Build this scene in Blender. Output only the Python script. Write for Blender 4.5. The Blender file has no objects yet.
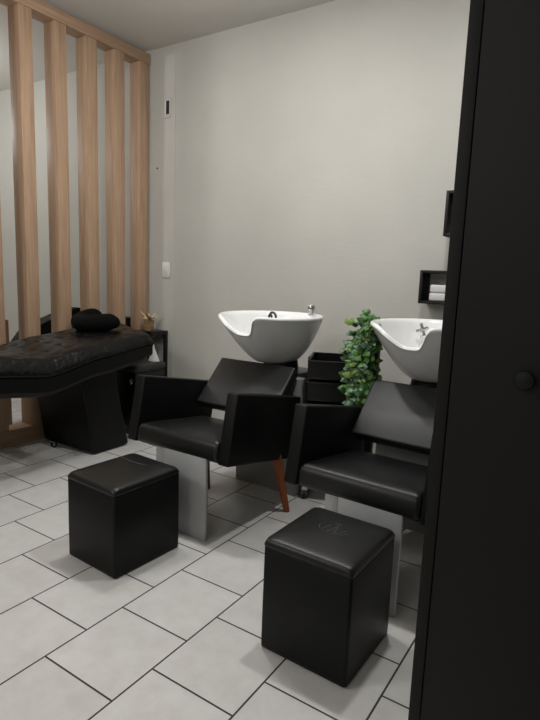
import bpy, bmesh, math, random
from mathutils import Vector, Matrix, Euler, noise
random.seed(7)
S = bpy.context.scene
COL = S.collection
PI = math.pi
rad = math.radians

# ------------------------------------------------------------------ helpers
def obj(name, bm, mat, parent=None, smooth=True, angle=40):
    me = bpy.data.meshes.new(name)
    bmesh.ops.recalc_face_normals(bm, faces=bm.faces[:])
    bm.to_mesh(me); bm.free()
    if smooth:
        for p in me.polygons: p.use_smooth = True
        try: me.set_sharp_from_angle(angle=rad(angle))
        except Exception: pass
    o = bpy.data.objects.new(name, me)
    COL.objects.link(o)
    for m in (mat if isinstance(mat, (list, tuple)) else [mat]):
        me.materials.append(m)
    if parent is not None: o.parent = parent
    return o

def tag(o, label, cat, group=None):
    o['label'] = label; o['category'] = cat
    if group: o['group'] = group
    return o

def thing(name, label, cat, loc=(0, 0, 0), rz=0, group=None):
    o = bpy.data.objects.new(name, None); COL.objects.link(o)
    o.empty_display_size = .1
    o.location = loc; o.rotation_euler = (0, 0, rz)
    return tag(o, label, cat, group)

def struct(name, bm, mat, parent=None, smooth=False):
    o = obj(name, bm, mat, parent, smooth)
    if parent is None: o['kind'] = 'structure'
    return o

def merge(bm, tmp):
    me = bpy.data.meshes.new('tmp'); tmp.to_mesh(me); tmp.free()
    bm.from_mesh(me); bpy.data.meshes.remove(me)

def box(bm, c, s, rot=None, bev=0.0, seg=2):
    t = bmesh.new()
    bmesh.ops.create_cube(t, size=1)
    bmesh.ops.scale(t, vec=Vector(s), verts=t.verts)
    if bev > 0:
        bmesh.ops.bevel(t, geom=t.edges[:], offset=bev, segments=seg, profile=.5, affect='EDGES')
    M = Matrix.Translation(Vector(c))
    if rot is not None: M = M @ Euler(rot).to_matrix().to_4x4()
    bmesh.ops.transform(t, matrix=M, verts=t.verts)
    merge(bm, t); return bm

def box2(bm, a, b, bev=0.0, seg=2):
    a = Vector(a); b = Vector(b)
    return box(bm, (a+b)/2, [abs(q) for q in (b-a)], None, bev, seg)

def B(): return bmesh.new()

def loft(bm, rings, cap=True, closed=True):
    vs = [[bm.verts.new(p) for p in r] for r in rings]
    n = len(rings[0])
    for i in range(len(vs)-1):
        for j in range(n if closed else n-1):
            k = (j+1) % n
            bm.faces.new((vs[i][j], vs[i][k], vs[i+1][k], vs[i+1][j]))
    if cap and closed:
        bm.faces.new(vs[0][::-1]); bm.faces.new(vs[-1])
    return vs

def tube(bm, pts, r, n=10, cap=True):
    pts = [Vector(p) for p in pts]
    rings = []
    up = Vector((0, 0, 1))
    prev = None
    for i, p in enumerate(pts):
        d = (pts[min(i+1, len(pts)-1)] - pts[max(i-1, 0)]).normalized()
        if prev is None:
            a = d.cross(up if abs(d.z) < .9 else Vector((1, 0, 0))).normalized()
        else:
            a = (prev - d*prev.dot(d)).normalized()
        prev = a
        b = d.cross(a)
        rr = r[i] if isinstance(r, (list, tuple)) else r
        rings.append([p + a*rr*math.cos(2*PI*k/n) + b*rr*math.sin(2*PI*k/n) for k in range(n)])
    loft(bm, rings, cap)
    return bm

def lathe(bm, prof, c=(0, 0, 0), n=24):
    rings = [[(c[0]+r*math.cos(2*PI*k/n), c[1]+r*math.sin(2*PI*k/n), c[2]+z) for k in range(n)] for r, z in prof]
    loft(bm, rings, True); return bm

def sup(t, a, b, e):
    c, s = math.cos(t), math.sin(t)
    return (a*math.copysign(abs(c)**(2/e), c), b*math.copysign(abs(s)**(2/e), s))

def lerp(a, b, t): return a+(b-a)*t
def interp(x, xs, ys):
    if x <= xs[0]: return ys[0]
    for i in range(len(xs)-1):
        if x <= xs[i+1]:
            t = (x-xs[i])/(xs[i+1]-xs[i]); t = t*t*(3-2*t)*.5+t*.5
            return lerp(ys[i], ys[i+1], t)
    return ys[-1]

# ------------------------------------------------------------------ materials
def mat(name, col, rough=.5, metal=0.0, bump=0.0, scale=60, var=0.0, vscale=4, spec=None, stretch=None, rvar=0.0):
    m = bpy.data.materials.new(name); m.use_nodes = True
    nt = m.node_tree; N = nt.nodes; L = nt.links
    p = N['Principled BSDF']
    p.inputs['Base Color'].default_value = (*col, 1)
    p.inputs['Roughness'].default_value = rough
    p.inputs['Metallic'].default_value = metal
    if spec is not None: p.inputs['Specular IOR Level'].default_value = spec
    tc = N.new('ShaderNodeTexCoord')
    src = tc.outputs['Object']
    if stretch:
        mp = N.new('ShaderNodeMapping'); mp.inputs['Scale'].default_value = stretch
        L.new(src, mp.inputs[0]); src = mp.outputs[0]
    if bump:
        n = N.new('ShaderNodeTexNoise'); n.inputs['Scale'].default_value = scale; n.inputs['Detail'].default_value = 5
        b = N.new('ShaderNodeBump'); b.inputs['Strength'].default_value = bump; b.inputs['Distance'].default_value = .01
        L.new(src, n.inputs['Vector']); L.new(n.outputs['Fac'], b.inputs['Height']); L.new(b.outputs[0], p.inputs['Normal'])
    if var or rvar:
        n2 = N.new('ShaderNodeTexNoise'); n2.inputs['Scale'].default_value = vscale; n2.inputs['Detail'].default_value = 6
        L.new(src, n2.inputs['Vector'])
        if var:
            r = N.new('ShaderNodeValToRGB')
            r.color_ramp.elements[0].position = .3; r.color_ramp.elements[1].position = .7
            r.color_ramp.elements[0].color = (*[c*(1-var) for c in col], 1)
            r.color_ramp.elements[1].color = (*[min(1, c*(1+var)) for c in col], 1)
            L.new(n2.outputs['Fac'], r.inputs[0]); L.new(r.outputs[0], p.inputs['Base Color'])
        if rvar:
            mr = N.new('ShaderNodeMapRange')
            mr.inputs['To Min'].default_value = rough-rvar; mr.inputs['To Max'].default_value = rough+rvar
            L.new(n2.outputs['Fac'], mr.inputs[0]); L.new(mr.outputs[0], p.inputs['Roughness'])
    return m

def wood_mat(name, c1, c2, axis='z', rough=.5):
    m = bpy.data.materials.new(name); m.use_nodes = True
    nt = m.node_tree; N = nt.nodes; L = nt.links
    p = N['Principled BSDF']; p.inputs['Roughness'].default_value = rough
    p.inputs['Specular IOR Level'].default_value = .15
    tc = N.new('ShaderNodeTexCoord'); mp = N.new('ShaderNodeMapping')
    s = {'z': (26, 26, 1.3), 'y': (26, 1.3, 26), 'x': (1.3, 26, 26)}[axis]
    mp.inputs['Scale'].default_value = s
    L.new(tc.outputs['Object'], mp.inputs[0])
    n = N.new('ShaderNodeTexNoise'); n.inputs['Scale'].default_value = 1.6; n.inputs['Detail'].default_value = 8
    n.inputs['Roughness'].default_value = .65; n.inputs['Distortion'].default_value = .6
    L.new(mp.outputs[0], n.inputs['Vector'])
    r = N.new('ShaderNodeValToRGB')
    r.color_ramp.elements[0].position = .3; r.color_ramp.elements[1].position = .72
    r.color_ramp.elements[0].color = (*c1, 1); r.color_ramp.elements[1].color = (*c2, 1)
    L.new(n.outputs['Fac'], r.inputs[0]); L.new(r.outputs[0], p.inputs['Base Color'])
    b = N.new('ShaderNodeBump'); b.inputs['Strength'].default_value = .12; b.inputs['Distance'].default_value = .004
    L.new(n.outputs['Fac'], b.inputs['Height']); L.new(b.outputs[0], p.inputs['Normal'])
    return m

def floor_mat():
    m = bpy.data.materials.new('ceramic_floor_tile'); m.use_nodes = True
    nt = m.node_tree; N = nt.nodes; L = nt.links
    p = N['Principled BSDF']
    tc = N.new('ShaderNodeTexCoord')
    sep = N.new('ShaderNodeSeparateXYZ'); L.new(tc.outputs['Object'], sep.inputs[0])
    RW, BW = .3087, .3125
    ax = N.new('ShaderNodeMath'); ax.operation = 'ADD'; ax.inputs[1].default_value = 1.384+40*RW
    ay = N.new('ShaderNodeMath'); ay.operation = 'ADD'; ay.inputs[1].default_value = -.908+.5*BW+40*BW
    L.new(sep.outputs['X'], ax.inputs[0]); L.new(sep.outputs['Y'], ay.inputs[0])
    cb = N.new('ShaderNodeCombineXYZ'); L.new(ay.outputs[0], cb.inputs[0]); L.new(ax.outputs[0], cb.inputs[1])
    bk = N.new('ShaderNodeTexBrick')
    bk.offset = .5; bk.offset_frequency = 2; bk.squash = 1
    bk.inputs['Scale'].default_value = 1
    bk.inputs['Mortar Size'].default_value = .0034
    bk.inputs['Mortar Smooth'].default_value = .15
    bk.inputs['Bias'].default_value = 0
    bk.inputs['Brick Width'].default_value = BW
    bk.inputs['Row Height'].default_value = RW
    bk.inputs['Color1'].default_value = (.63, .625, .615, 1)
    bk.inputs['Color2'].default_value = (.66, .655, .645, 1)
    bk.inputs['Mortar'].default_value = (.050, .040, .034, 1)
    L.new(cb.outputs[0], bk.inputs['Vector'])
    n = N.new('ShaderNodeTexNoise'); n.inputs['Scale'].default_value = 11; n.inputs['Detail'].default_value = 9; n.inputs['Roughness'].default_value = .62
    L.new(tc.outputs['Object'], n.inputs['Vector'])
    r = N.new('ShaderNodeValToRGB')
    r.color_ramp.elements[0].position = .32; r.color_ramp.elements[1].position = .7
    r.color_ramp.elements[0].color = (.87, .858, .84, 1); r.color_ramp.elements[1].color = (1, 1, 1, 1)
    L.new(n.outputs['Fac'], r.inputs[0])
    mx = N.new('ShaderNodeMix'); mx.data_type = 'RGBA'; mx.blend_type = 'MULTIPLY'; mx.inputs['Factor'].default_value = 1
    L.new(bk.outputs['Color'], mx.inputs[6]); L.new(r.outputs[0], mx.inputs[7])
    L.new(mx.outputs[2], p.inputs['Base Color'])
    rr = N.new('ShaderNodeMapRange'); rr.inputs['To Min'].default_value = .33; rr.inputs['To Max'].default_value = .85
    L.new(bk.outputs['Fac'], rr.inputs[0]); L.new(rr.outputs[0], p.inputs['Roughness'])
    inv = N.new('ShaderNodeMath'); inv.operation = 'MULTIPLY_ADD'; inv.inputs[1].default_value = -1; inv.inputs[2].default_value = 1
    L.new(bk.outputs['Fac'], inv.inputs[0])
    ad = N.new('ShaderNodeMath'); ad.operation = 'MULTIPLY_ADD'; ad.inputs[1].default_value = .12
    L.new(n.outputs['Fac'], ad.inputs[0]); L.new(inv.outputs[0], ad.inputs[2])
    b = N.new('ShaderNodeBump'); b.inputs['Strength'].default_value = .35; b.inputs['Distance'].default_value = .003
    L.new(ad.outputs[0], b.inputs['Height']); L.new(b.outputs[0], p.inputs['Normal'])
    return m

M_floor = floor_mat()
M_wall = mat('painted_wall', (.495, .486, .452), .8, bump=.12, scale=45, var=.03, vscale=2.5, spec=.2)
M_ceil = mat('painted_ceiling', (.60, .585, .55), .85, bump=.08, scale=30, var=.02, spec=.2)
M_oak = wood_mat('light_oak', (.34, .215, .135), (.50, .345, .235), 'z')
M_oaky = wood_mat('light_oak_beam', (.34, .215, .135), (.50, .345, .235), 'y')
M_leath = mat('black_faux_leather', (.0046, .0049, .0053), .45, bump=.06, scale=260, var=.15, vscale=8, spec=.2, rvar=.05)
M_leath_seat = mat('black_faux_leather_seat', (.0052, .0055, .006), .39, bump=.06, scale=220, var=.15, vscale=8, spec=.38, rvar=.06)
M_leath_back = mat('worn_lit_black_faux_leather', (.0125, .0135, .014), .47, bump=.06, scale=220, var=.2, vscale=7, spec=.5, rvar=.06)  # black leather lightened: light on the backrest painted in, plus greyer wear
M_vinyl = mat('glossy_black_vinyl', (.0035, .0035, .0036), .32, bump=.9, scale=24, spec=.24, rvar=.06, vscale=9)
M_frame = mat('black_upholstery', (.003, .0032, .0034), .5, bump=.05, scale=200, spec=.2)
M_fabric = mat('black_plush', (.004, .004, .0042), .95, bump=.3, scale=300, spec=.1)
M_greymetal = mat('grey_painted_metal', (.40, .408, .415), .42, metal=.0, var=.06, vscale=5, spec=.45, rvar=.06)
M_darkgrey = mat('dark_grey_laminate', (.27, .272, .265), .5, spec=.3, var=.06)
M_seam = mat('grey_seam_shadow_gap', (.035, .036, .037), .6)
M_ceramic = mat('white_ceramic', (.84, .845, .845), .16, spec=.55)
M_chrome = mat('chrome', (.62, .62, .63), .12, metal=1)
M_darkmetal = mat('dark_metal', (.05, .05, .05), .3, metal=.6)
M_legwood = wood_mat('reddish_leg_wood', (.20, .058, .02), (.30, .095, .035), 'z', .4)
M_plastic = mat('black_plastic', (.005, .005, .0055), .35, spec=.4, bump=.03)
M_blackpaint = mat('black_painted_wood', (.0045, .0045, .0046), .6, spec=.25, bump=.05, scale=30)
M_blackshelf = mat('black_shelf_board', (.006, .006, .006), .5, spec=.3)
M_white = mat('white_plastic', (.68, .68, .67), .4)
M_paper = mat('white_cloth', (.62, .62, .62), .9, bump=.3, scale=40)
M_beige = mat('beige_dried_flower', (.55, .42, .26), .8, bump=.2, scale=40)
M_potwood = wood_mat('small_pot_wood', (.20, .13, .07), (.30, .20, .11), 'x', .6)
M_crease = mat('worn_leather_mark', (.11, .108, .10), .5)
M_soil = mat('dark_socket_hole', (.012, .011, .010), .8)
M_steel = mat('grey_padded_vinyl', (.028, .031, .030), .5, bump=.05, scale=120, spec=.35)

def leaf_mat(name, a, b):
    m = bpy.data.materials.new(name); m.use_nodes = True
    nt = m.node_tree; N = nt.nodes; L = nt.links
    p = N['Principled BSDF']; p.inputs['Roughness'].default_value = .42
    tc = N.new('ShaderNodeTexCoord'); n = N.new('ShaderNodeTexNoise'); n.inputs['Scale'].default_value = 38
    L.new(tc.outputs['Object'], n.inputs['Vector'])
    r = N.new('ShaderNodeValToRGB'); r.color_ramp.elements[0].position = .38; r.color_ramp.elements[1].position = .62
    r.color_ramp.elements[0].color = (*a, 1); r.color_ramp.elements[1].color = (*b, 1)
    L.new(n.outputs['Fac'], r.inputs[0]); L.new(r.outputs[0], p.inputs['Base Color'])
    return m
M_leaf = leaf_mat('ivy_leaf_green', (.03, .09, .02), (.11, .26, .06))
M_leaf2 = leaf_mat('ivy_leaf_yellow_green', (.13, .22, .04), (.26, .36, .11))
M_leaf3 = leaf_mat('ivy_leaf_blue_green', (.03, .085, .05), (.10, .20, .12))

# ------------------------------------------------------------------ room shell
XL, XR, YB, YF, ZC = -6.6, 2.2, 3.27, -3.2, 2.93
b = B(); box2(b, (XL-.1, YF-.1, -.1), (XR+.1, YB+.1, 0)); struct('floor', b, M_floor)
b = B(); box2(b, (XL-.1, YF-.1, ZC), (XR+.1, YB+.1, ZC+.1)); struct('ceiling', b, M_ceil)
b = B(); box2(b, (XL, YB, 0), (XR, YB+.1, ZC)); struct('wall_back', b, M_wall)
b = B(); box2(b, (XL-.1, YF, 0), (XL, YB, ZC)); struct('wall_left', b, M_wall)
b = B(); box2(b, (XR, YF, 0), (XR+.1, YB, ZC)); struct('wall_right', b, M_wall)
b = B(); box2(b, (XL, YF-.1, 0), (XR, YF, ZC)); struct('wall_front', b, M_wall)
b = B(); box2(b, (-3.098, YB-.004, 0), (-3.074, YB, ZC-.03), bev=.003); struct('trim_1', b, M_wall)

# ------------------------------------------------------------------ slatted wooden screen
scr = thing('slatted_screen', 'tall light oak slatted screen dividing the room behind the black bed', 'room divider', (-3.4, 2.0, 0))
def rel(root, *pts):
    l = root.location
    return [(p[0]-l[0], p[1]-l[1], p[2]-l[2]) for p in pts]
Y0, Y1 = .5, 3.265
b = B(); box2(b, *rel(scr, (-3.47, Y0, 2.822), (-3.345, Y1, 2.90)), bev=.003); obj('top_beam', b, M_oaky, scr)
b = B(); box2(b, *rel(scr, (-3.47, Y0, 0), (-3.345, Y1, .113)), bev=.003); obj('bottom_rail', b, M_oaky, scr)
for k in range(-6, 5):
    y = 2.147+.2545*k - (.006 if k == 4 else 0)
    if k == 4: y = 3.160
    b = B(); box2(b, *rel(scr, (-3.466, y, .113), (-3.35, y+.093, 2.822)), bev=.003)
    s = obj('slat', b, M_oak, scr)

# ------------------------------------------------------------------ shampoo chairs with basins
def make_basin(root):
    z0, zb = .984, .722
    n = 160
    cy = 0.0
    def outline(t):
        x, y = sup(t, .280, .325, 2.3)
        k = max(0, -y/.325)
        x *= 1-.30*k**1.3
        return x, y
    def zr(x, y):
        if y > .02: return 1.0*z0
        k = min(1, max(0, (-y-.10)/.10)); k = k*k*(3-2*k)
        if x < .02: e = math.exp(-(abs(x-.02)/.125)**2.3)
        else: e = math.exp(-((x-.02)/.080)**6)
        return z0 - .090*k*e + .004*k*math.exp(-((abs(x)-.15)/.03)**2)
    def prof(h): return .33+.67*(max(0, h)**.62)
    bm = B()
    rings = []
    angs = [2*PI*k/n for k in range(n)]
    H = [0, .03, .08, .15, .24, .34, .45, .56, .67, .78, .88, .95]
    def ringpts(h, inset, zoff=0, floor=None, rim=False):
        r = []
        for t in angs:
            X, Y = outline(t)
            top = zr(X, Y)
            z = zb+(top-zb)*h+zoff
            if floor is not None: z = max(z, floor)
            hh = (z-zoff-zb)/(z0-zb)
            s = prof(hh)
            L = math.hypot(X, Y)
            q = max(.02, (s*L-inset)/L)
            sh = .075*(1-hh)
            r.append((X*q, cy+sh+Y*q, z))
        return r
    rings.append(ringpts(0, .02))
    for h in H: rings.append(ringpts(h, 0))
    rings.append(ringpts(.985, -.004))
    rings.append(ringpts(1.0, .002, .006))
    rings.append(ringpts(1.0, .010, .010))
    rings.append(ringpts(1.0, .020, .008))
    rings.append(ringpts(.985, .028, .0))
    for h in (.93, .85, .74, .62, .5, .4, .32, .26, .22): rings.append(ringpts(h, .030))
    rings.append(ringpts(.19, .05)); rings.append(ringpts(.18, .09))
    loft(bm, rings)
    bas = obj('basin', bm, M_ceramic, root, angle=75); bas.location = (0, .735, 0)
    bas['label'] = 'white ceramic wash basin with a neck notch'
    # drain
    b = B(); lathe(b, [(.0, 0), (.022, 0), (.024, .004), (.012, .006), (0, .006)], (0, cy+.055, zb+.051), 20)
    obj('drain', b, M_chrome, bas)
    # sprayer arch
    b = B()
    pts = [(-.092+.026*math.cos(a), cy+.16, .960+.032*math.sin(a)) for a in [PI*k/12 for k in range(13)]]
    pts = [(-.066, cy+.165, .92)]+pts+[(-.118, cy+.155, .90)]
    tube(b, pts, .0068, 10)
    obj('spray_hose', b, M_darkmetal, bas)
    # tap with cross handle on the back right of the rim
    b = B()
    lathe(b, [(.018, 0), (.018, .006), (.012, .010), (.012, .026), (.019, .028), (.022, .052), (.017, .060), (0, .061)], (.122, cy+.245, .986), 18)
    obj('tap', b, M_chrome, bas)
    b = B()
    cx, cyy, cz = -.115, cy+.19, .945
    for a in (20, 110): tube(b, [(cx-.033*math.cos(rad(a)), cyy, cz-.033*math.sin(rad(a))), (cx+.033*math.cos(rad(a)), cyy, cz+.033*math.sin(rad(a)))], .0085, 8)
    tube(b, [(cx, cyy+.03, cz), (cx, cyy-.014, cz)], [.010, .010], 10)
    tube(b, [(cx, cyy, cz-.01), (cx, cyy-.01, cz-.05)], [.008, .006], 10)
    obj('faucet_handle', b, M_chrome, bas)
    return bas

def make_chair(loc, rz, label):
    root = thing('shampoo_chair', label, 'shampoo chair', loc, rz, 'salon shampoo chairs with basins')
    T = rad(-11)
    # armrests: upholstered slabs tilted back
    cyz = (.312, .482)
    for sx in (-1, 1):
        b = B(); box(b, ((-.290 if sx < 0 else .273), cyz[0], cyz[1]+(.006 if sx < 0 else 0)), (.062, .575, .322), (T, 0, 0), .009, 3)
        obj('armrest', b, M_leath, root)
    # seat cushion, slightly crowned
    b = B()
    W, D, TH = .499, .50, .096
    def rr(sx, sy, z, rc=.02):
        q = []
        for qx, qy, a0 in ((1, 1, 0), (-1, 1, 90), (-1, -1, 180), (1, -1, 270)):
            for k in range(7):
                a = rad(a0+15*k); q.append((qx*(sx/2-rc)+rc*math.cos(a), qy*(sy/2-rc)+rc*math.sin(a), z))
        return q
    R = [rr(W-.03, D-.03, -TH/2), rr(W-.006, D-.006, -TH/2+.006), rr(W, D, -TH/2+.02), rr(W, D, TH/2-.036), rr(W-.004, D-.006, TH/2-.022), rr(W-.014, D-.020, TH/2-.010), rr(W-.030, D-.042, TH/2-.003), rr(W-.060, D-.075, TH/2+.001, .03)]
    for q, z in ((.78, .005), (.6, .008), (.4, .010), (.2, .0115), (.05, .012)): R.append(rr(W*q, D*q, TH/2+z, min(.03, W*q*.4)))
    loft(b, R)
    bmesh.ops.transform(b, matrix=Matrix.Translation((-.008, .250, .403)) @ Matrix.Rotation(rad(-7), 4, 'X'), verts=b.verts)
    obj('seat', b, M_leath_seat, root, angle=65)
    # reclined backrest cushion
    b = B()
    ang = math.atan2(.735-.515, .645-.425)
    L = math.hypot(.735-.515, .22)
    nrm = Vector((0, math.sin(ang), -math.cos(ang)))
    c = Vector((0, .535, .625)) + nrm*.032
    box(b, c, (.492, L, .062), (ang, 0, 0), .010, 3)
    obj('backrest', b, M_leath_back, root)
    # hidden frame rail that carries seat, backrest and arms
    b = B(); box(b, (0, .27, .335), (.48, .42, .02), (rad(-9), 0, 0), .003)
    obj('seat_frame', b, M_frame, root)
    # front pedestal: grey panel with a side flange
    b = B(); box2(b, (-.072, .0, 0.0), (.182, .016, .392), .002); obj('front_panel', b, M_greymetal, root)
    b = B(); box2(b, (-.130, .006, 0.0), (-.076, .030, .392), .002); obj('side_flange', b, M_greymetal, root)
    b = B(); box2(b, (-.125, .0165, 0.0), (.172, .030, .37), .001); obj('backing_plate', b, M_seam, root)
    # rear wooden legs
    for x0, x1, y1 in ((-.185, -.205, .49), (.278, .312, .505)):
        b = B(); tube(b, [(x0, .43, .33), (x1, y1, .0)], [.026, .016], 16); obj('leg', b, M_legwood, root)
    # basin base cabinet
    b = B(); box2(b, (-.215, -.03, .0), (.215, .04, .66), .003); box2(b, (-.105, .0405, .0), (.105, .33, .66), .003); bb = obj('basin_base', b, M_darkgrey, root); bb.location = (0, .735, 0)
    bb['label'] = 'grey basin base box'
    b = B(); lathe(b, [(.10, .66), (.10, .70), (.095, .735), (.085, .75)], (0, .09, 0), 28); obj('basin_support', b, M_frame, bb)
    make_basin(root)
    return root

def dup(src, loc, rz, label):
    r = src.copy(); COL.objects.link(r); r.location = loc; r.rotation_euler = (0, 0, rz); r['label'] = label
    for ch in list(src.children):
        c = ch.copy(); COL.objects.link(c); c.parent = r
        for g in list(ch.children):
            if g.name.startswith('spray_hose'): continue     # the photo shows no hose in the nearer basin
            d = g.copy(); COL.objects.link(d); d.parent = c
    return r

chairA = make_chair((-1.643, 1.768, 0), rad(.3), 'black shampoo chair with white basin, beside the black bed, its whole basin in view')
chairB = dup(chairA, (-.74, 1.757, 0), rad(-2.5), 'black shampoo chair with white basin, partly cut off by the black cabinet')

def seat_basin(chair, x, y, rz, bx, bz=0):
    inv = (Matrix.Translation(chair.location) @ Matrix.Rotation(chair.rotation_euler.z, 4, 'Z')).inverted()
    bpy.context.view_layer.update()
    for c in chair.children:
        if c.name.startswith('basin'):
            q = inv @ Vector((bx if c.name.startswith('basin_base') else x, y, 0))
            if not c.name.startswith('basin_base'): q.z = bz
            c.location = q; c.rotation_euler.z = rz-chair.rotation_euler.z
seat_basin(chairA, -1.636, 2.50, rad(-3.5), -1.605)
seat_basin(chairB, -.738, 2.50, rad(-6), -.742, .018)

# ------------------------------------------------------------------ cube stools
def make_stool(loc, rz, w, d, h, label, mark):
    root = thing('cube_stool', label, 'stool', loc, rz, 'black cube stools')
    n = 64
    def ring(sx, sy, z, rc=.011):
        r = []
        for qx, qy, a0 in ((1, 1, 0), (-1, 1, 90), (-1, -1, 180), (1, -1, 270)):
            for k in range(7):
                a = rad(a0+15*k); r.append((qx*(sx/2-rc)+rc*math.cos(a), qy*(sy/2-rc)+rc*math.sin(a), z))
        return r
    b = B()
    loft(b, [ring(w-.008, d-.008, .004), ring(w-.001, d-.001, .007), ring(w, d, .02), ring(w, d, .15), ring(w-.001, d-.001, h-.030), ring(w-.006, d-.006, h-.027)])
    obj('body', b, M_leath, root, angle=60)
    b = B()
    R = [ring(w-.006, d-.006, h-.027), ring(w+.001, d+.001, h-.025), ring(w+.002, d+.002, h-.020), ring(w-.001, d-.001, h-.011, .018), ring(w-.008, d-.008, h-.004, .022), ring(w-.020, d-.020, h, .026), ring(w-.040, d-.040, h+.003, .03)]
    for s, z in ((.78, .006), (.6, .009), (.4, .011), (.2, .0125), (.05, .013)): R.append(ring(w*s, d*s, h+z, min(.03, w*s*.4)))
    loft(b, R); obj('cushion', b, M_leath_seat, root, angle=60)
    for sx in (-1, 1):
        for sy in (-1, 1):
            b = B(); lathe(b, [(.014, 0), (.015, .003), (.013, .0055)], (sx*(w/2-.035), sy*(d/2-.035), 0), 12); obj('foot', b, M_plastic, root)
    b = B()
    for st in mark: tube(b, [(x, y, h+.0135-.26*max(abs(x), abs(y)*.93)**1.9) for x, y in st], .0011, 6)
    obj('emblem', b, M_crease, root)
    return root
def arc(x, y, x2, y2, bow=.006, n=6):
    r = []
    for k in range(n+1):
        t = k/n; o = bow*4*t*(1-t); dx, dy = x2-x, y2-y; L = math.hypot(dx, dy)
        r.append((x+dx*t-dy/L*o, y+dy*t+dx/L*o))
    return r
M1 = [arc(-.125, .075, .045, .07, -.010, 14)]
M2 = [arc(-.028, -.020, -.016, .030, .004), arc(-.010, -.024, .002, .036, -.003), arc(.004, .036, .014, -.022, .003), arc(.018, -.022, .042, .026, -.004),
      arc(-.040, -.010, -.052, .018, .003), arc(.040, -.020, .058, .004, .003), arc(-.012, .046, .010, .050, .002)]
make_stool((-1.683, 1.500, 0), rad(-3), .308, .349, .370, 'black leatherette cube stool with a long crease on top, farther from the camera', M1)
make_stool((-.704, 1.497, 0), rad(-1.5), .312, .326, .382, 'black leatherette cube stool with a faint scratched emblem on top, nearest the camera', M2)

# ------------------------------------------------------------------ treatment bed
bed = thing('treatment_bed', 'black tufted vinyl treatment bed on a solid pedestal in front of the wooden slats', 'bed', (-2.98, 2.2, 0))
YS = [.85, 1.2, 1.53, 1.82, 2.17, 2.61, 2.95]
ZB = [.72, .672, .624, .590, .658, .712, .760]      # crease between frame and mattress
TH = [.10, .112, .120, .115, .100, .092, .085]
XN, XF = -2.65, -3.325
def bedz(y): return interp(y, YS, ZB)
def bedth(y): return interp(y, YS, TH)
def yend(s):  # s 0 near edge .. 1 far edge
    return 2.61 + .27*s**1.1
def by(v, s): return lerp(.85, yend(s), v)
b = B()
nv, nu = 130, 60
lx, ly, lz = bed.location
def roundprof(q, k=7): return max(0, 1-abs(q)**k)**(1/2.4)
def matpt(i, j):
    v = i/nv; s = j/nu
    y = by(v, s); x = lerp(XN, XF, s)
    ed = roundprof(2*s-1, 9)*roundprof(2*v-1, 26)
    top = bedz(y)+.010+(bedth(y)-.010)*(.35+.65*ed)
    # tufting: diamond grid of dimples with folds
    gx, gy = (x+2.98)/.112, (y)/.128
    best = 9
    for a in (math.floor(gy), math.floor(gy)+1):
        off = .5*(a % 2)
        for c in (math.floor(gx-off), math.floor(gx-off)+1):
            dd = math.hypot((gx-off-c)*.112, (gy-a)*.128); best = min(best, dd)
    inner = min(1, max(0, (ed-.75)/.25))
    top -= .011*math.exp(-(best/.026)**2)*inner
    nz = noise.noise(Vector((x*11, y*9, 3)))+.5*noise.noise(Vector((x*26, y*21, 8)))
    top += .0055*nz*inner
    side = noise.noise(Vector((y*34, 1.5, 0)))*.004*(1-ed)
    return (x-lx+side, y-ly, top-lz)
tv = [[b.verts.new(matpt(i, j)) for j in range(nu+1)] for i in range(nv+1)]
for i in range(nv):
    for j in range(nu): b.faces.new((tv[i][j], tv[i][j+1], tv[i+1][j+1], tv[i+1][j]))
border = [tv[i][0] for i in range(nv+1)]+[tv[nv][j] for j in range(1, nu+1)]+[tv[i][nu] for i in range(nv-1, -1, -1)]+[tv[0][j] for j in range(nu-1, 0, -1)]
cx0 = sum(v.co.x for v in border)/len(border)
prev = border
for lev in (.55, .2, 0):
    new = []
    for v0 in border:
        y = v0.co.y+ly; zz = bedz(y)
        out = {.55: .014, .2: .010, 0: -.004}[lev]
        wr = .004*noise.noise(Vector((v0.co.x*40, y*40, lev*6))) if lev else 0
        d = Vector((v0.co.x-cx0, (v0.co.y+.3)*.35, 0)).normalized()
        if abs(v0.co.x-(XN-lx)) < .02: d = Vector((1, 0, 0))
        elif abs(v0.co.x-(XF-lx)) < .02: d = Vector((-.3, 0, 0))
        p = Vector((v0.co.x, v0.co.y, zz+lev*(v0.co.z+lz-zz)-lz)) + d*(out+wr)
        new.append(b.verts.new(p))
    for k in range(len(border)):
        q = (k+1) % len(border)
        b.faces.new((prev[k], prev[q], new[q], new[k]))
    prev = new
b.faces.new(prev)
mattress = obj('mattress', b, M_vinyl, bed, angle=80)
# tuft buttons
# frame shell below the mattress
b = B()
rings = []
for i in range(40):
    v = i/39
    r = []
    prof = [(0.0, .0), (1.0, .0), (1.0, -.080), (.97, -.105), (.90, -.118), (.10, -.118), (.03, -.105), (0, -.080)]
    for s, dz in prof:
        y = by(v, s); x = lerp(XN+.004, XF, s)
        k = .75 if v > .97 else 1
        r.append((x-lx, y-ly, bedz(y)+dz*k-lz-.001))
    rings.append(r)
loft(b, rings); obj('bed_frame', b, M_frame, bed, angle=35)
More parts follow.
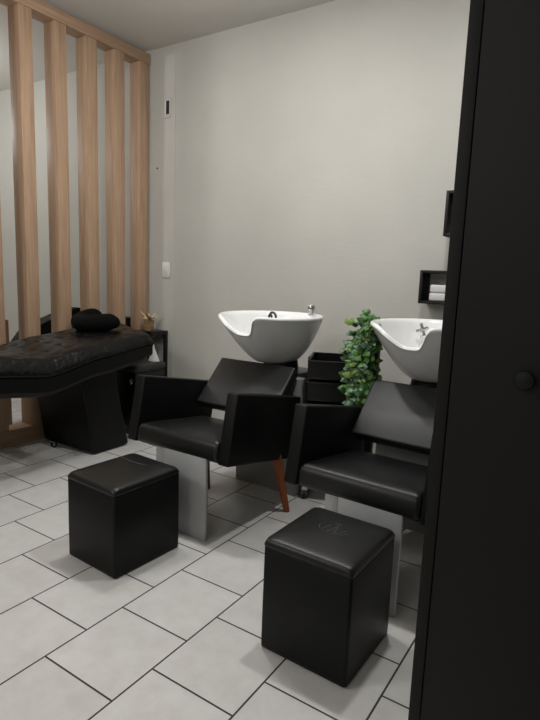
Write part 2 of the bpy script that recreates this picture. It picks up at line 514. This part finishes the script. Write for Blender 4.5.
# pedestal
b = B()
rings = []
for z, x0, x1, y0, y1 in [(.012, -3.305, -2.78, 2.215, 2.51), (.02, -3.31, -2.775, 2.21, 2.515), (.20, -3.31, -2.775, 2.185, 2.475), (.34, -3.31, -2.775, 2.16, 2.44), (.45, -3.31, -2.775, 2.13, 2.42), (.60, -3.31, -2.775, 2.08, 2.42)]:
    n = 40; r = []
    for k in range(n):
        X, Y = sup(2*PI*(k+.5)/n, (x1-x0)/2, (y1-y0)/2, 22)
        zz = z
        yy = (y0+y1)/2+Y
        if z > .55: zz = bedz(yy)-.10
        r.append(((x0+x1)/2+X-lx, yy-ly, zz))
    rings.append(r)
loft(b, rings); obj('pedestal', b, M_frame, bed, angle=50)
for px, py in ((-3.25, 2.27), (-2.85, 2.27), (-2.85, 2.46), (-3.25, 2.46)):
    b = B(); lathe(b, [(.018, 0), (.020, .006), (.012, .008), (.012, .0125)], (px-lx, py-ly, 0), 14); obj('levelling_foot', b, M_plastic, bed)

# chrome castor at its foot
b = B()
tube(b, [(-3.142-lx, 2.165-ly, .017), (-3.118-lx, 2.165-ly, .017)], .017, 14)
cst = obj('castor', b, M_plastic, bed)
b = B()
box(b, (-3.13-lx, 2.165-ly, .040), (.040, .034, .006), None, .002)
for q in (-1, 1): box(b, (-3.13+q*.017-lx, 2.160-ly, .026), (.004, .020, .030), None, .001)
obj('castor_fork', b, M_chrome, cst)

# ------------------------------------------------------------------ neck pillow
pc = Vector((-3.075, 2.51, 0))
b = B()
pts = []; rr = []
nA = 40
ua = rad(33)
for k in range(nA+1):
    t = k/nA
    a = rad(98) + rad(232)*t          # closed at the left, opening towards the wall corner
    lx_, ly_ = .132*math.cos(a), .118*math.sin(a)
    if t > .75: lx_ += .04*(t-.75)/.25
    x = pc.x+lx_*math.cos(ua)-ly_*math.sin(ua); y = pc.y+lx_*math.sin(ua)+ly_*math.cos(ua)
    e = min(t, 1-t)
    q = .058*min(1, .35+1.2*math.sqrt(min(1, e/.12))*.62)*(1+.04*math.sin(9*t))
    z = bedz(min(y, 2.95))+bedth(y)+q*.95+max(0, .3-t)*.06
    pts.append((x, y, z)); rr.append(q)
tube(b, pts, rr, 18)
bmesh.ops.transform(b, matrix=Matrix.Translation(-Vector((pc.x, pc.y, .8))), verts=b.verts)
o = obj('neck_pillow', b, M_fabric, angle=80); o.location = (pc.x, pc.y, .8)
sm = o.modifiers.new('s', 'SUBSURF'); sm.levels = 1; sm.render_levels = 1
tag(o, 'black plush U-shaped neck pillow lying at the head of the tufted bed', 'pillow')

# ------------------------------------------------------------------ side table by the wall
tb = thing('side_table', 'small black frame side table in the corner against the wall, beyond the bed', 'table', (-3.235, 3.165, 0))
def tl(p): return (p[0]+3.235, p[1]-3.165, p[2])
b = B(); box2(b, tl((-3.335, 3.07, .695)), tl((-3.13, 3.262, .725)), .003); obj('table_top', b, M_plastic, tb)
for x0, y0 in ((-3.155, 3.07), (-3.155, 3.232), (-3.333, 3.07), (-3.333, 3.232)):
    b = B(); box2(b, tl((x0, y0, 0)), tl((x0+.025, y0+.028, .695)), .002); obj('leg', b, M_plastic, tb)
b = B(); box2(b, tl((-3.33, 3.075, .30)), tl((-3.14, 3.255, .315)), .002); obj('lower_shelf', b, M_plastic, tb)
# cloth hanging
b = B()
P = [(-3.165, 3.055, .695), (-3.10, 3.03, .56), (-3.135, 3.085, .50), (-3.19, 3.045, .52)]
# white cone bag resting behind the stool seat
n = 16
rings = []
for z, r in ((.523, .052), (.55, .040), (.585, .025), (.62, .011), (.65, .003)):
    rings.append([(r*math.cos(2*PI*k/n)*(1+.1*math.sin(3*2*PI*k/n)), r*.6*math.sin(2*PI*k/n), z-.523) for k in range(n)])
loft(b, rings)
o = obj('white_cloth', b, M_paper, angle=60); o.location = (-2.95, 2.92, .5305)
tag(o, 'white peaked cloth on the grey lid of the rolling cabinet behind the bed head', 'cloth')

# black rolling cabinet with padded lid under the bed head
st = thing('rolling_cabinet', 'low black rolling cabinet with a grey padded lid behind the head of the bed', 'cabinet', (-3.03, 2.82, 0))
b = B()
rings = []
n = 48
for q, z in ((.95, .478), (1, .486), (1.0, .508), (.97, .522), (.90, .528), (.5, .531), (.1, .531)):
    rings.append([(*sup(2*PI*(k+.5)/n, .165*q, .165*q, 9), z) for k in range(n)])
loft(b, rings); obj('padded_lid', b, M_steel, st, angle=60)
b = B(); box2(b, (-.15, -.15, .06), (.15, .15, .478), .006); obj('body', b, M_plastic, st)
for k in range(3):
    b = B(); box2(b, (.1505, -.135, .085+.13*k), (.158, .135, .205+.13*k), .002); dd = obj('drawer', b, M_plastic, st)
    b = B(); tube(b, [(.158, -.03, .15+.13*k), (.172, -.03, .15+.13*k), (.172, .03, .15+.13*k), (.158, .03, .15+.13*k)], .004, 8); obj('handle', b, M_darkmetal, dd)
b = B()
for a in (0, 60, 120): tube(b, [(.020*math.cos(rad(a+20)), -.156, .43+.020*math.sin(rad(a+20))), (-.020*math.cos(rad(a+20)), -.156, .43-.020*math.sin(rad(a+20)))], .0045, 8)
bmesh.ops.transform(b, matrix=Matrix.Translation((.115, 0, -.02)), verts=b.verts)
obj('star_knob', b, M_chrome, st)
for sx in (-1, 1):
    for sy in (-1, 1):
        b = B(); tube(b, [(sx*.12-.01, sy*.12, .030), (sx*.12+.01, sy*.12, .030)], .030, 16); obj('castor', b, M_plastic, st)

# planter with beige dried flower on the table
pl = thing('flower_pot', 'tiny wooden pot with beige dried flowers on the black side table', 'flower pot', (-3.215, 3.13, .7255))
b = B(); box(b, (0, 0, .045), (.058, .058, .09), None, .004); obj('pot', b, M_potwood, pl)
b = B()
for k in range(9):
    a = 2*PI*k/9+.3*(k % 2); L = .066+.022*(k % 3)
    p0 = Vector((0, 0, .09)); el = .35+.45*(k % 2)
    d = Vector((math.cos(a)*math.cos(el), math.sin(a)*math.cos(el), math.sin(el)))
    sd = d.cross(Vector((0, 0, 1))).normalized()*.018
    upv = sd.cross(d).normalized()*.004
    A = [b.verts.new(p) for p in (p0, p0+d*L*.55+sd-upv, p0+d*L, p0+d*L*.55-sd-upv, p0+d*L*.5+upv)]
    for q in ((0, 1, 4), (1, 2, 4), (2, 3, 4), (3, 0, 4), (0, 3, 2, 1)): b.faces.new([A[w] for w in q])
lathe(b, [(.004, .08), (.018, .095), (.018, .108), (.004, .118)], (0, 0, 0), 12)
obj('dried_flowers', b, M_beige, pl, smooth=False)

# ------------------------------------------------------------------ furniture behind the screen
rc = thing('recliner', 'black padded recliner partly seen through the gaps of the wooden slats', 'recliner', (-3.9, 2.65, 0))
def prism_x(bm, prof, x0, x1):
    loft(bm, [[(x0, y, z) for y, z in prof], [(x1, y, z) for y, z in prof]])
b = B(); prism_x(b, [(2.42-2.65, .60), (2.50-2.65, .70), (2.70-2.65, .785), (2.93-2.65, .87), (3.01-2.65, .875), (3.03-2.65, .83), (2.75-2.65, .68), (2.50-2.65, .56)], -.15, 0)
bmesh.ops.bevel(b, geom=b.edges[:], offset=.012, segments=2, affect='EDGES'); obj('backrest', b, M_frame, rc)
b = B(); box(b, (-.08, -.32, .555), (.30, .26, .11), None, .03, 3); obj('seat', b, M_frame, rc)
b = B(); box(b, (-.08, .22, .36), (.13, .28, .72), None, .01); obj('base', b, M_frame, rc)
b = B(); box2(b, (.13, 2.195-2.65, .0), (.18, 2.230-2.65, .82), .003)
obj('wooden_post', b, M_oak, rc)
ch = thing('low_cabinet', 'black low cabinet behind the last wooden slats by the wall', 'cabinet', (-3.62, 3.13, 0))
b = B(); box2(b, (-.10, -.115, .03), (.10, .125, .79), .004); obj('body', b, M_plastic, ch)
b = B(); box2(b, (-.11, -.125, .79), (.11, .13, .81), .003); obj('top', b, M_plastic, ch)
b = B(); box2(b, (.1005, -.10, .06), (.108, .11, .77), .002); obj('door', b, M_plastic, ch)
for sx in (-1, 1):
    for sy in (-1, 1):
        b = B(); box2(b, (sx*.08-.012, sy*.09-.012, 0), (sx*.08+.012, sy*.09+.012, .03)); obj('leg', b, M_plastic, ch)

# ------------------------------------------------------------------ wall plates and shelves
o_sw = thing('light_switch', 'white light switch plate on the wall beside the slatted screen', 'light switch', (-3.160, YB, 1.222))
b = B(); box(b, (0, -.005, 0), (.082, .010, .122), None, .003); obj('plate', b, M_white, o_sw)
b = B(); box(b, (.004, -.012, 0), (.040, .008, .066), (rad(4), 0, 0), .002); obj('rocker', b, M_white, o_sw)
o_sk = thing('junction_box', 'small open wall box with a dark hole high beside the slatted screen', 'wall box', (-3.160, YB, 2.474))
b = B()
for a, c in (((-.036, -.006, -.072), (-.022, 0, .072)), ((.022, -.006, -.072), (.036, 0, .072)), ((-.022, -.006, -.072), (.022, 0, -.045)), ((-.022, -.006, .055), (.022, 0, .072))): box2(b, a, c, .001)
obj('frame', b, M_wall, o_sk)
b = B(); box2(b, (-.014, -.004, -.045), (.022, -.0005, .055)); obj('hole', b, M_soil, o_sk)
b = B(); box2(b, (-.022, -.005, -.045), (-.014, -.0005, .055)); obj('insert', b, M_white, o_sk)
b = B(); lathe(b, [(.0065, -.004), (.0065, 0), (.003, .003), (0, .004)], (0, 0, 0), 10)
bmesh.ops.transform(b, matrix=Matrix.Rotation(rad(90), 4, 'X'), verts=b.verts)
o = obj('wall_nail', b, M_soil); o.location = (-3.268, YB-.004, 2.03); tag(o, 'tiny dark nail in the wall between the wall box and the slats', 'nail')

def box_shelf(loc, w, h, d, label):
    r = thing('box_shelf', label, 'wall shelf', loc, 0, 'black box shelves on the back wall')
    t = .016
    b = B(); box2(b, (0, -d, 0), (t, 0, h), .001); obj('side_board', b, M_blackshelf, r)
    b = B(); box2(b, (w-t, -d, 0), (w, 0, h), .001); obj('side_board', b, M_blackshelf, r)
    b = B(); box2(b, (t, -d, 0), (w-t, 0, t), .001); obj('bottom_board', b, M_blackshelf, r)
    b = B(); box2(b, (t, -d, h-t), (w-t, 0, h), .001); obj('top_board', b, M_blackshelf, r)
    return r
box_shelf((-1.003, YB, 1.078), .30, .192, .15, 'black open box shelf holding a white towel, lower of the two on the wall')
box_shelf((-.890, YB, 1.462), .26, .248, .15, 'black open box shelf, higher of the two on the wall, empty and half hidden')
tw = thing('folded_towel', 'white folded towel inside the lower black box shelf', 'towel', (-.885, YB-.075, 1.0945))
for k in range(2):
    b = B(); box(b, (0, 0, .024+.047*k), (.125-.004*k, .11, .046), None, .010, 3); obj('fold', b, M_paper, tw)

# ------------------------------------------------------------------ trolley with trays
tr = thing('salon_trolley', 'black plastic salon trolley with stacked open trays between the two shampoo chairs', 'trolley', (-1.3155, 2.643, 0), rad(24))
def tray(bm, x0, x1, y0, y1, z0, z1, t=.006):
    box2(bm, (x0, y0, z0), (x1, y1, z0+t), .001)
    box2(bm, (x0, y0, z0+t), (x0+t, y1, z1)); box2(bm, (x1-t, y0, z0+t), (x1, y1, z1))
    box2(bm, (x0+t, y0, z0+t), (x1-t, y0+t, z1)); box2(bm, (x0+t, y1-t, z0+t), (x1-t, y1, z1))
    for a, c in (((x0-.006, y0-.006), (x1+.006, y0+.004)), ((x0-.006, y1-.004), (x1+.006, y1+.006)), ((x0-.006, y0+.004), (x0+.004, y1-.004)), ((x1-.004, y0+.004), (x1+.006, y1-.004))):
        box2(bm, (a[0], a[1], z1-.004), (c[0], c[1], z1+.004), .0015)
for z0, z1 in ((.675, .77), (.558, .655), (.44, .535), (.32, .415), (.20, .295)):
    b = B(); tray(b, -.103, .103, -.165, .165, z0, z1); obj('tray', b, M_plastic, tr)
for sx in (-1, 1):
    b = B(); box2(b, (sx*.1145-.005, -.02, .09), (sx*.1145+.005, .02, .77), .002); obj('side_rail', b, M_plastic, tr)
b = B(); box2(b, (-.118, -.16, .075), (.118, .16, .095), .004); obj('base', b, M_plastic, tr)
for sx in (-1, 1):
    for sy in (-1, 1):
        b = B(); tube(b, [(sx*.095-.011, sy*.135, .026), (sx*.095+.011, sy*.135, .026)], .026, 16); cw = obj('castor', b, M_plastic, tr)
        b = B(); box2(b, (sx*.095-.016, sy*.135-.012, .045), (sx*.095+.016, sy*.135+.012, .076), .002)
        tube(b, [(sx*.095-.016, sy*.135, .026), (sx*.095+.016, sy*.135, .026)], .006, 8); obj('castor_fork', b, M_chrome, cw)

# ------------------------------------------------------------------ trailing artificial ivy
pv = thing('potted_ivy', 'bushy green trailing ivy in a slim black planter between the two white basins', 'plant', (-1.045, 2.545, 0))
b = B(); lathe(b, [(.044, 0), (.047, .008), (.054, .85), (.057, .855), (.057, .885), (.050, .885), (.048, .865), (.02, .86)], (0, 0, 0), 24); obj('pot', b, M_plastic, pv)
stems = B(); leaves = B()
mi = []
def leaf(p, d, n, L, W, mat_i):
    d = d.normalized(); s = d.cross(n).normalized(); n = s.cross(d).normalized()
    pts = [p, p+d*L*.25+s*W*.42-n*.06*L, p+d*L*.55+s*W*.5-n*.10*L, p+d*L*.85+s*W*.22-n*.10*L, p+d*L-n*.14*L,
           p+d*L*.85-s*W*.22-n*.10*L, p+d*L*.55-s*W*.5-n*.10*L, p+d*L*.25-s*W*.42-n*.06*L, p+d*L*.3+n*.05*L, p+d*L*.65+n*.04*L]
    v = [leaves.verts.new(q) for q in pts]
    for f in ((0, 1, 8), (1, 2, 9, 8), (2, 3, 9), (3, 4, 9), (4, 5, 9), (5, 6, 9), (6, 7, 8, 9), (7, 0, 8)):
        leaves.faces.new([v[q] for q in f]).material_index = mat_i
rnd = random.Random(11)
vines = []
for k in range(30):
    kind = 'up' if k < 9 else 'down'
    if kind == 'up':
        ax = rnd.uniform(-.065, .040); ay = rnd.uniform(-.12, .03)
        hgt = rnd.uniform(.17, .262)
        path = [Vector((0, 0, .10)).lerp(Vector((ax, ay, hgt)), t) + Vector((0, 0, .03*math.sin(PI*t))) for t in [q/7 for q in range(8)]]
    else:
        fx = rnd.uniform(-.065, .085); out = rnd.uniform(-.06, -.150) if fx < .06 else rnd.uniform(-.02, -.12)
        top = rnd.uniform(.10, .20); ln = rnd.uniform(.30, .44) if fx < .03 else rnd.uniform(.30, .52)
        path = []
        for q in range(16):
            t = q/15
            if t < .3:
                u = t/.3; path.append(Vector((fx*u, out*u, .10+(top-.10)*math.sin(u*PI/2))))
            else:
                u = (t-.3)/.7; path.append(Vector((fx+.018*math.sin(u*6+k), out-.015*math.sin(u*3), top-ln*u)))
    tube(stems, path, .0016, 5)
    n = 13 if kind == 'up' else 24
    for q in range(n):
        t = (q+.5)/n
        if kind == 'up' and t < .25: continue
        f = t*(len(path)-1); i = int(f); p = path[i].lerp(path[min(i+1, len(path)-1)], f-i)
        a = rnd.uniform(0, 2*PI)
        o2 = Vector((math.cos(a), math.sin(a)*.8-.35, rnd.uniform(-.5, .45)))
        nrm = Vector((rnd.uniform(-.5, .7), -1, rnd.uniform(.1, 1.0)))
        L = rnd.uniform(.034, .056); 
        r0 = rnd.random()
        leaf(p, o2, nrm, L, L*rnd.uniform(.6, .82), 0 if r0 < .62 else (1 if r0 < .80 else 2))
    if kind == 'up' and k < 5:
        tip = path[-1]
        bmesh.ops.create_icosphere(leaves, subdivisions=2, radius=.0125, matrix=Matrix.Translation(tip+Vector((0, 0, .006))))
for q in (stems, leaves): bmesh.ops.translate(q, vec=Vector((0, 0, .7775)), verts=q.verts)
obj('stems', stems, M_leaf, pv)
obj('foliage', leaves, [M_leaf, M_leaf2, M_leaf3], pv, angle=70)

# ------------------------------------------------------------------ black cabinet in the foreground
cx, cyf = -.232, .85
cab = thing('tall_cabinet', 'tall matt black cabinet with a round knob filling the right foreground', 'cabinet', (cx, cyf, 0))
W, D, Hh = .62, .40, 2.25
b = B()
box2(b, (0, 0, 0), (.0195, D, Hh), .0012); box2(b, (W-.028, 0, 0), (W, D, Hh), .0015)
box2(b, (.0195, 0.0, Hh-.03), (W-.028, D, Hh)); box2(b, (.0195, .0, 0), (W-.028, D, .08)); box2(b, (.0195, D-.02, .08), (W-.028, D, Hh-.03))
obj('body', b, M_blackpaint, cab)
b = B(); box2(b, (.0208, .001, .083), (W-.031, .021, Hh-.033), .0012); dr = obj('door', b, M_blackpaint, cab)
b = B(); lathe(b, [(.007, 0), (.007, .006), (.013, .008), (.0145, .012), (.013, .016), (.009, .018), (0, .0185)], (0, 0, 0), 20)
bmesh.ops.transform(b, matrix=Matrix.Translation((.127, .001, 1.066)) @ Matrix.Rotation(rad(90), 4, 'X'), verts=b.verts)
obj("knob", b, M_blackpaint, dr)

# ------------------------------------------------------------------ lights
def area(name, loc, size, power, col=(1, .96, .90), rot=(0, 0, 0)):
    l = bpy.data.lights.new(name, 'AREA'); l.shape = 'DISK'; l.size = size; l.energy = power; l.color = col
    o = bpy.data.objects.new(name, l); COL.objects.link(o); o.location = loc; o.rotation_euler = rot
    return o
LC = (1, .99, .968)
def point_light(loc, radius, power):
    l = bpy.data.lights.new('ceiling_lamp_or_fill', 'POINT'); l.shadow_soft_size = radius; l.energy = power; l.color = LC  # one name for real lamps and added fill lights
    o = bpy.data.objects.new('ceiling_lamp_or_fill', l); COL.objects.link(o); o.location = loc
area('ceiling_lamp_or_fill', (-.75, 2.0, 2.90), .14, 24, LC)
area('ceiling_lamp_or_fill', (-1.80, 2.0, 2.90), .14, 18, LC)
point_light((-2.05, 1.85, 2.62), .07, 25)  # added light to lift the ceiling and left wall, no such fixture
point_light((-5.0, 2.0, 2.5), .10, 45)
point_light((-2.6, -.8, 2.45), .25, 75)  # added fill from the camera side, brightens basins and front faces
point_light((-.6, -1.5, 2.2), .25, 30)  # second added fill, raises the outer faces of the basins
w = bpy.data.worlds.new('world'); S.world = w; w.use_nodes = True
w.node_tree.nodes['Background'].inputs[0].default_value = (.5, .5, .5, 1)
w.node_tree.nodes['Background'].inputs[1].default_value = .05

# ------------------------------------------------------------------ camera
cam = bpy.data.cameras.new('camera'); co = bpy.data.objects.new('camera', cam); COL.objects.link(co)
RT = [[0.8359197077027434, 0.5475910068257119, 0.03717971917273249], [0.11489900924489882, -0.10835317978366427, -0.9874501537319792], [-0.5366902830764693, 0.8297009567756156, -0.15349222252911437]]
Rm = Matrix([[RT[0][i], -RT[1][i], -RT[2][i]] for i in range(3)]).to_4x4()
Rm.translation = Vector((0, 0, 1.2))
co.matrix_world = Rm
cam.sensor_fit = 'VERTICAL'; cam.sensor_height = 36; cam.sensor_width = 27; cam.lens = 36*536.625/720
cam.clip_start = .02
S.camera = co
S.view_settings.view_transform = 'Standard'; S.view_settings.look = 'None'
S.view_settings.gamma = 1; S.view_settings.use_curve_mapping = False
S.view_settings.exposure = -0.28
